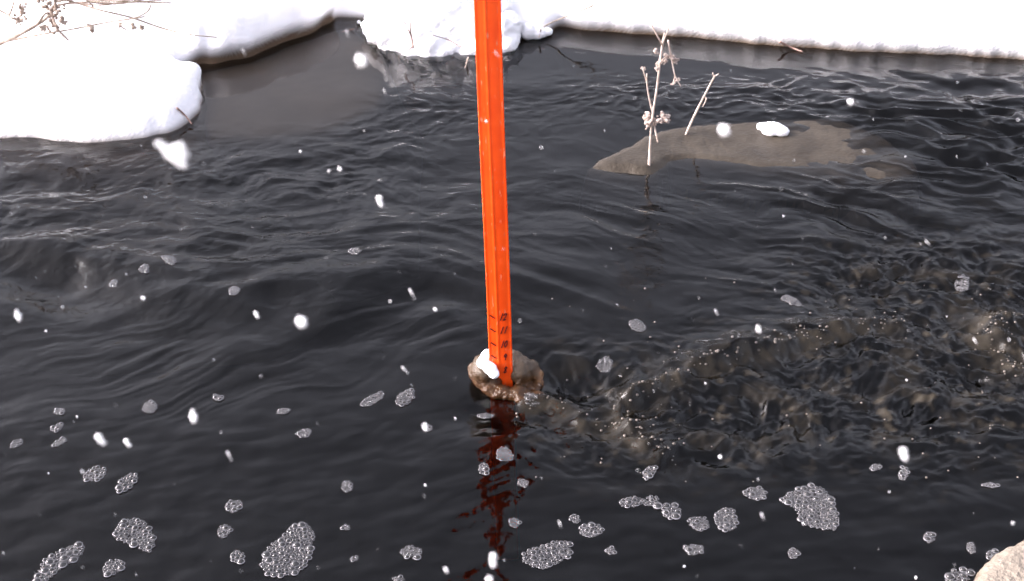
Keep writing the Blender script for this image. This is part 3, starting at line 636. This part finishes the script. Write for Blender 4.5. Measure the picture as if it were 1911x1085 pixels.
for a in ((210, 1057, 42, 28, 15, 'medium foam patch between the bottom left raft and the slanted raft'), (237, 902, 46, 20, 35, 'slanted oval foam patch, right one of the upper left pair'), (177, 886, 44, 24, 20, 'slanted oval foam patch, left one of the upper left pair'),
          (280, 762, 30, 22, 20, 'pale grey foam spot right of two small snowflake clumps at left'), (436, 945, 30, 22, 10, 'small foam spot far above the largest left raft'), (418, 991, 28, 22, 40, 'ring shaped foam spot left of the slanted raft'),
          (445, 1040, 24, 22, 30, 'small foam spot touching the left side of the slanted raft'), (569, 812, 30, 15, 10, 'thin foam smear above the middle left of the dark water'), (768, 1032, 37, 26, 5, 'round foam patch midway between slanted raft and stake reflection'),
          (648, 909, 22, 22, 30, 'lone ragged foam spot in open water left of the reflection'), (697, 747, 50, 16, 28, 'left one of two slanted foam streaks left of the ice lump'), (758, 742, 44, 22, 35, 'right one of two slanted foam streaks left of the ice lump'),
          (905, 770, 30, 9, 3, 'thin flat foam streak in the dark water under the ice lump'), (941, 849, 28, 28, 0, 'round foam disc at the top of the red reflection'), (903, 877, 17, 20, 0, 'small foam disc on left edge of the red reflection'),
          (975, 902, 20, 12, -20, 'tiny foam spot in the middle of the red reflection'), (960, 975, 22, 18, 0, 'foam disc low in the red reflection'), (1073, 967, 22, 15, 0, 'little foam spot above the wide bubbly patch right of reflection'),
          (1103, 990, 44, 25, 3, 'wide bubbly foam patch right of the red reflection'), (1140, 1028, 17, 14, 0, 'small foam disc below the wide bubbly patch'), (1178, 937, 44, 18, 5, 'left half of the joined foam pair right of the reflection'),
          (1217, 937, 32, 20, 0, 'right half of the joined foam pair with a big bubble'), (1254, 955, 38, 30, -10, 'foam patch of large bubbles right of the joined pair'), (1304, 977, 40, 25, -5, 'oval foam patch left of the tall blocky patch'),
          (1355, 970, 42, 46, 0, 'tall blocky foam patch left of the hook shaped patch'), (1410, 922, 42, 24, 0, 'oval foam patch up and left of the hook shaped patch'), (1295, 1026, 38, 20, -10, 'ragged foam pair below the oval patch on the right'),
          (1481, 1033, 19, 18, 0, 'round foam disc alone below the hook shaped patch'), (1735, 1003, 18, 20, -20, 'small faint foam spot in dark water on the far right'), (1812, 1022, 16, 24, 20, 'upright foam spot left of the near snow corner'),
          (1790, 1073, 56, 26, 3, 'big bubbled foam patch against the near snow corner'), (1853, 1037, 28, 20, -5, 'foam patch touching the top of the near snow corner'), (1212, 884, 32, 18, 35, 'slanted foam spot below the stake wake'),
          (1850, 906, 30, 10, -3, 'thin flat foam streak near the right edge'), (1686, 884, 16, 24, 0, 'upright foam spot just below the large right snowflake'), (1635, 873, 24, 12, 5, 'foam spot left of the large right snowflake'),
          (743, 1082, 24, 12, 0, 'foam spot cut by the bottom edge below midway patch'), (661, 1042, 15, 12, 0, 'small foam disc right of the slanted raft'), (645, 985, 14, 10, 0, 'tiny foam spot up and right of the slanted raft'),
          (408, 743, 22, 12, -5, 'faint foam spot in dark water left of the slanted streaks'), (530, 770, 24, 10, 15, 'faint thin foam spot below the slanted water streaks at left'), (113, 769, 20, 12, 5, 'faint foam spot near left edge above two slanted dashes'),
          (108, 800, 26, 13, 35, 'upper one of two slanted foam dashes near the left edge'), (112, 826, 26, 11, 30, 'lower one of two slanted foam dashes near the left edge'), (32, 830, 26, 11, 25, 'slanted foam dash at the left edge'),
          (440, 561, 20, 14, 0, 'round foam spot up and left of the round snowflake'), (318, 500, 28, 15, -20, 'pale foam chip on the ripples at mid left'), (662, 482, 24, 14, -15, 'pale foam chip in the swirl left of the stake'),
          (272, 514, 18, 12, 0, 'foam spot just left of the pale chip at mid left'), (213, 532, 16, 12, 0, 'foam spot below the dark hollow at mid left'), (1190, 612, 30, 22, -15, 'ragged foam clump right of the inch marks'),
          (1796, 530, 28, 28, 0, 'round grey foam dome in the rough water at right'), (1478, 562, 46, 14, -25, 'thin foam arc above the breaking crest'), (1130, 683, 30, 22, 0, 'foam dome at the back of the hollow right of the ice lump'), (992, 752, 30, 14, -15, 'cluster of wet bubbles under the right side of the ice clump'), (797, 797, 22, 15, -20, 'faint foam spot left of the dark water under the ice')):
    r_ = .0040 if a[1] > 860 else .0028
    if a[5].find('big bubble') >= 0 or a[5].find('large bubbles') >= 0: r_ = .0062
    foam(oval(*a[:5]), a[5], r_)

# froth thrown up by the broken water: countless beads
beads = []
def bead(px, py, r): 
    p = at(px, py); z = water_z(p[0], p[1]); beads.append(((p[0], p[1], z + r * .2), (r, r, r * .75)))
for _ in range(420):
    px, py = random.uniform(1000, 1905), random.uniform(520, 900)
    p = at(px, py); i = int(np.clip(np.searchsorted(xs, p[0]), 0, nx - 1)); j = int(np.clip(np.searchsorted(ys, p[1]), 0, ny - 1))
    if random.random() < .12 + 2.0 * float(WFR[j, i]): bead(px, py, random.choice((.0009, .0012, .0015, .0019, .0024)))
for L, n in ((CREST, 110), (WAKE, 60), (HOOK, 20), (SIDE, 80)):
    for _ in range(n):
        k = random.randrange(len(L)); x, y = L[k] + np.array([random.gauss(0, .012), random.gauss(0, .012)]); r = random.choice((.0009, .0012, .0016, .002, .0028))
        beads.append(((x, y, water_z(x, y) + r * .2), (r, r, r * .75)))
v, f = balls(beads, ICO1); tag(mesh_obj('froth', v, f, M['froth']), 'brown grey froth beads on the broken water right of the stake', 'froth', kind='stuff')

# ------------------------------------------------------------------ falling snow
SPL = (np.array([(1, 0, 0), (-1, 0, 0), (0, .28, 0), (0, -.28, 0), (0, 0, .16), (0, 0, -.16)], float), [(0, 2, 4), (2, 1, 4), (1, 3, 4), (3, 0, 4), (2, 0, 5), (1, 2, 5), (3, 1, 5), (0, 3, 5)])
def flake_mesh(name, lst, seed):
    parts = []
    for c, r_ in lst:
        r_ = float(np.mean(r_)); parts.append((ICO2[0] * r_ * .62 * (1 + .25 * noise3(ICO2[0], .8, seed))[:, None] + np.array(c), ICO2[1]))
        for _ in range(int(46 * max(r_, .35) ** 1.5) + 14):
            d = RNG.normal(size=3); d /= np.linalg.norm(d); q_, _x = np.linalg.qr(RNG.normal(size=(3, 3))); L = r_ * RNG.uniform(.22, .42)
            parts.append((SPL[0] @ q_ * L + np.array(c) + d * r_ * RNG.uniform(.45, .95), SPL[1]))
    v, f = join(parts); me = bpy.data.meshes.new(name); me.from_pydata([tuple(map(float, p)) for p in v], [], f)
    me.materials.append(M['flake']); me.update(); return me
FM = {'round': flake_mesh('flake_round', [((0, 0, 0), (.95, .9, .9)), ((.25, 0, -.3), .7), ((-.2, .1, .3), .7)], 1),
      'long': flake_mesh('flake_long', [((0, 0, .45), .55), ((.1, 0, -.1), .5), ((.3, .1, -.6), .42)], 2),
      'lumpy': flake_mesh('flake_lumpy', [((-.15, 0, .75), .3), ((-.2, 0, .25), .45), ((.15, .1, 0), .5), ((.1, 0, -.55), .5), ((-.35, .1, -.2), .35)], 3),
      'angular': flake_mesh('flake_angular', [((-.85, 0, .62), .28), ((-.5, 0, .4), .36), ((-.1, 0, .1), .48), ((.45, 0, .5), .40), ((.6, 0, .1), .40), ((.6, 0, -.45), .38), ((.25, 0, -.2), .45), ((.1, 0, .42), .40)], 4),
      'needle': flake_mesh('flake_needle', [((-.35, 0, .7), .26), ((-.15, 0, .3), .24), ((.1, 0, -.15), .2), ((.4, 0, -.7), .15)], 5)}
def flake(kind, px, py, size, depth, label, group):
    p = at_depth(px, py, depth)
    o = bpy.data.objects.new('snowflake', FM[kind]); C.objects.link(o); s = size / 2 / FPX * depth
    o.scale = (s, s, s); o.location = p; o.rotation_euler = (-PITCH * .6, random.uniform(-.25, .25), random.uniform(-.4, .4))
    return tag(o, label, 'snowflake', group)
GRP = 'large snowflakes falling over the stream'
for kind, px, py, s, dp, lab in (
        ('angular', 322, 290, 62, .62, 'biggest angular snowflake clump just below the left snow lobe'), ('round', 674, 114, 28, .70, 'round white snowflake ball left of the snowy hummock'),
        ('round', 1351, 244, 26, .75, 'round white snowflake in front of the slush floe'), ('long', 1686, 848, 30, .70, 'bright oval snowflake over the rough water at lower right'),
        ('round', 562, 602, 26, .80, 'round snowflake over the dark water left of the inch marks'), ('long', 708, 375, 24, .95, 'white snowflake in the middle between left lobe and stake'),
        ('lumpy', 361, 777, 26, .85, 'lumpy upright snowflake below the round one at left'), ('long', 186, 821, 28, .80, 'bright oval snowflake at lower left'), ('long', 237, 827, 20, 1.0, 'thin split snowflake right beside the lower left oval one'),
        ('lumpy', 34, 589, 22, .9, 'notched snowflake at the left edge'), ('long', 478, 588, 16, 1.0, 'small snowflake left of the round one over dark water'), ('long', 919, 1045, 30, .75, 'bright oval snowflake at bottom centre'),
        ('round', 913, 1082, 15, .8, 'round snowflake cut by the bottom edge below the oval one'), ('long', 832, 1064, 14, .9, 'small oval snowflake left of the bottom centre one'), ('lumpy', 794, 797, 16, 1.0, 'spiky snowflake left of the dark water under the ice'),
        ('needle', 769, 549, 22, 1.0, 'needle shaped snowflake left of the stake above inch marks'), ('round', 1587, 191, 13, .95, 'small round snowflake above the right end of the slush floe'), ('lumpy', 1416, 614, 16, 1.0, 'small bright snowflake above the breaking crest'),
        ('needle', 428, 851, 20, .95, 'needle shaped snowflake right of the slanted foam pair'), ('needle', 756, 691, 18, 1.1, 'needle shaped snowflake left of the ice lump'), ('needle', 1820, 637, 15, 1.1, 'needle snowflake by the brown froth at right edge'),
        ('needle', 1731, 453, 13, 1.1, 'needle snowflake over streaked water at upper right'), ('round', 634, 316, 9, 1.1, 'tiny bright snowflake above the middle snowflake'), ('round', 1344, 853, 8, 1.2, 'tiny bright snowflake below the wake froth'),
        ('needle', 1423, 964, 16, 1.0, 'needle snowflake left of the hook shaped foam'), ('needle', 928, 102, 13, 1.0, 'white snowflake in front of the upper orange stake'), ('needle', 1045, 979, 15, 1.0, 'needle snowflake above the oblong foam raft'),
        ('needle', 648, 62, 14, 1.0, 'snowflake over water in the gap left of hummock'), ('needle', 455, 98, 14, 1.0, 'snowflake at the ragged edge of the upper left bank'), ('round', 812, 578, 8, 1.2, 'dot snowflake below the needle left of inch marks'),
        ('needle', 1337, 583, 13, 1.1, 'needle snowflake right of the ragged foam clump'), ('round', 267, 557, 9, 1.1, 'dot snowflake beside the round spot at mid left'), ('needle', 718, 172, 12, 1.1, 'needle snowflake in the dark reflection below the hummock')):
    flake(kind, px, py, s, dp, lab, GRP)
for i in range(150):
    px, py = random.uniform(5, 1905), random.uniform(20, 1080)
    if px < 380 and py < 260: py += 300
    if px > 1000 and py < 120: py += 200
    flake(random.choice(('needle', 'needle', 'needle', 'needle', 'round', 'long')), px, py, random.choice((2.6, 3, 3.5, 4.5, 5.5)), random.uniform(.9, 1.5), 'tiny white snowflake falling in front of the dark stream', 'tiny snowflakes falling over the stream')
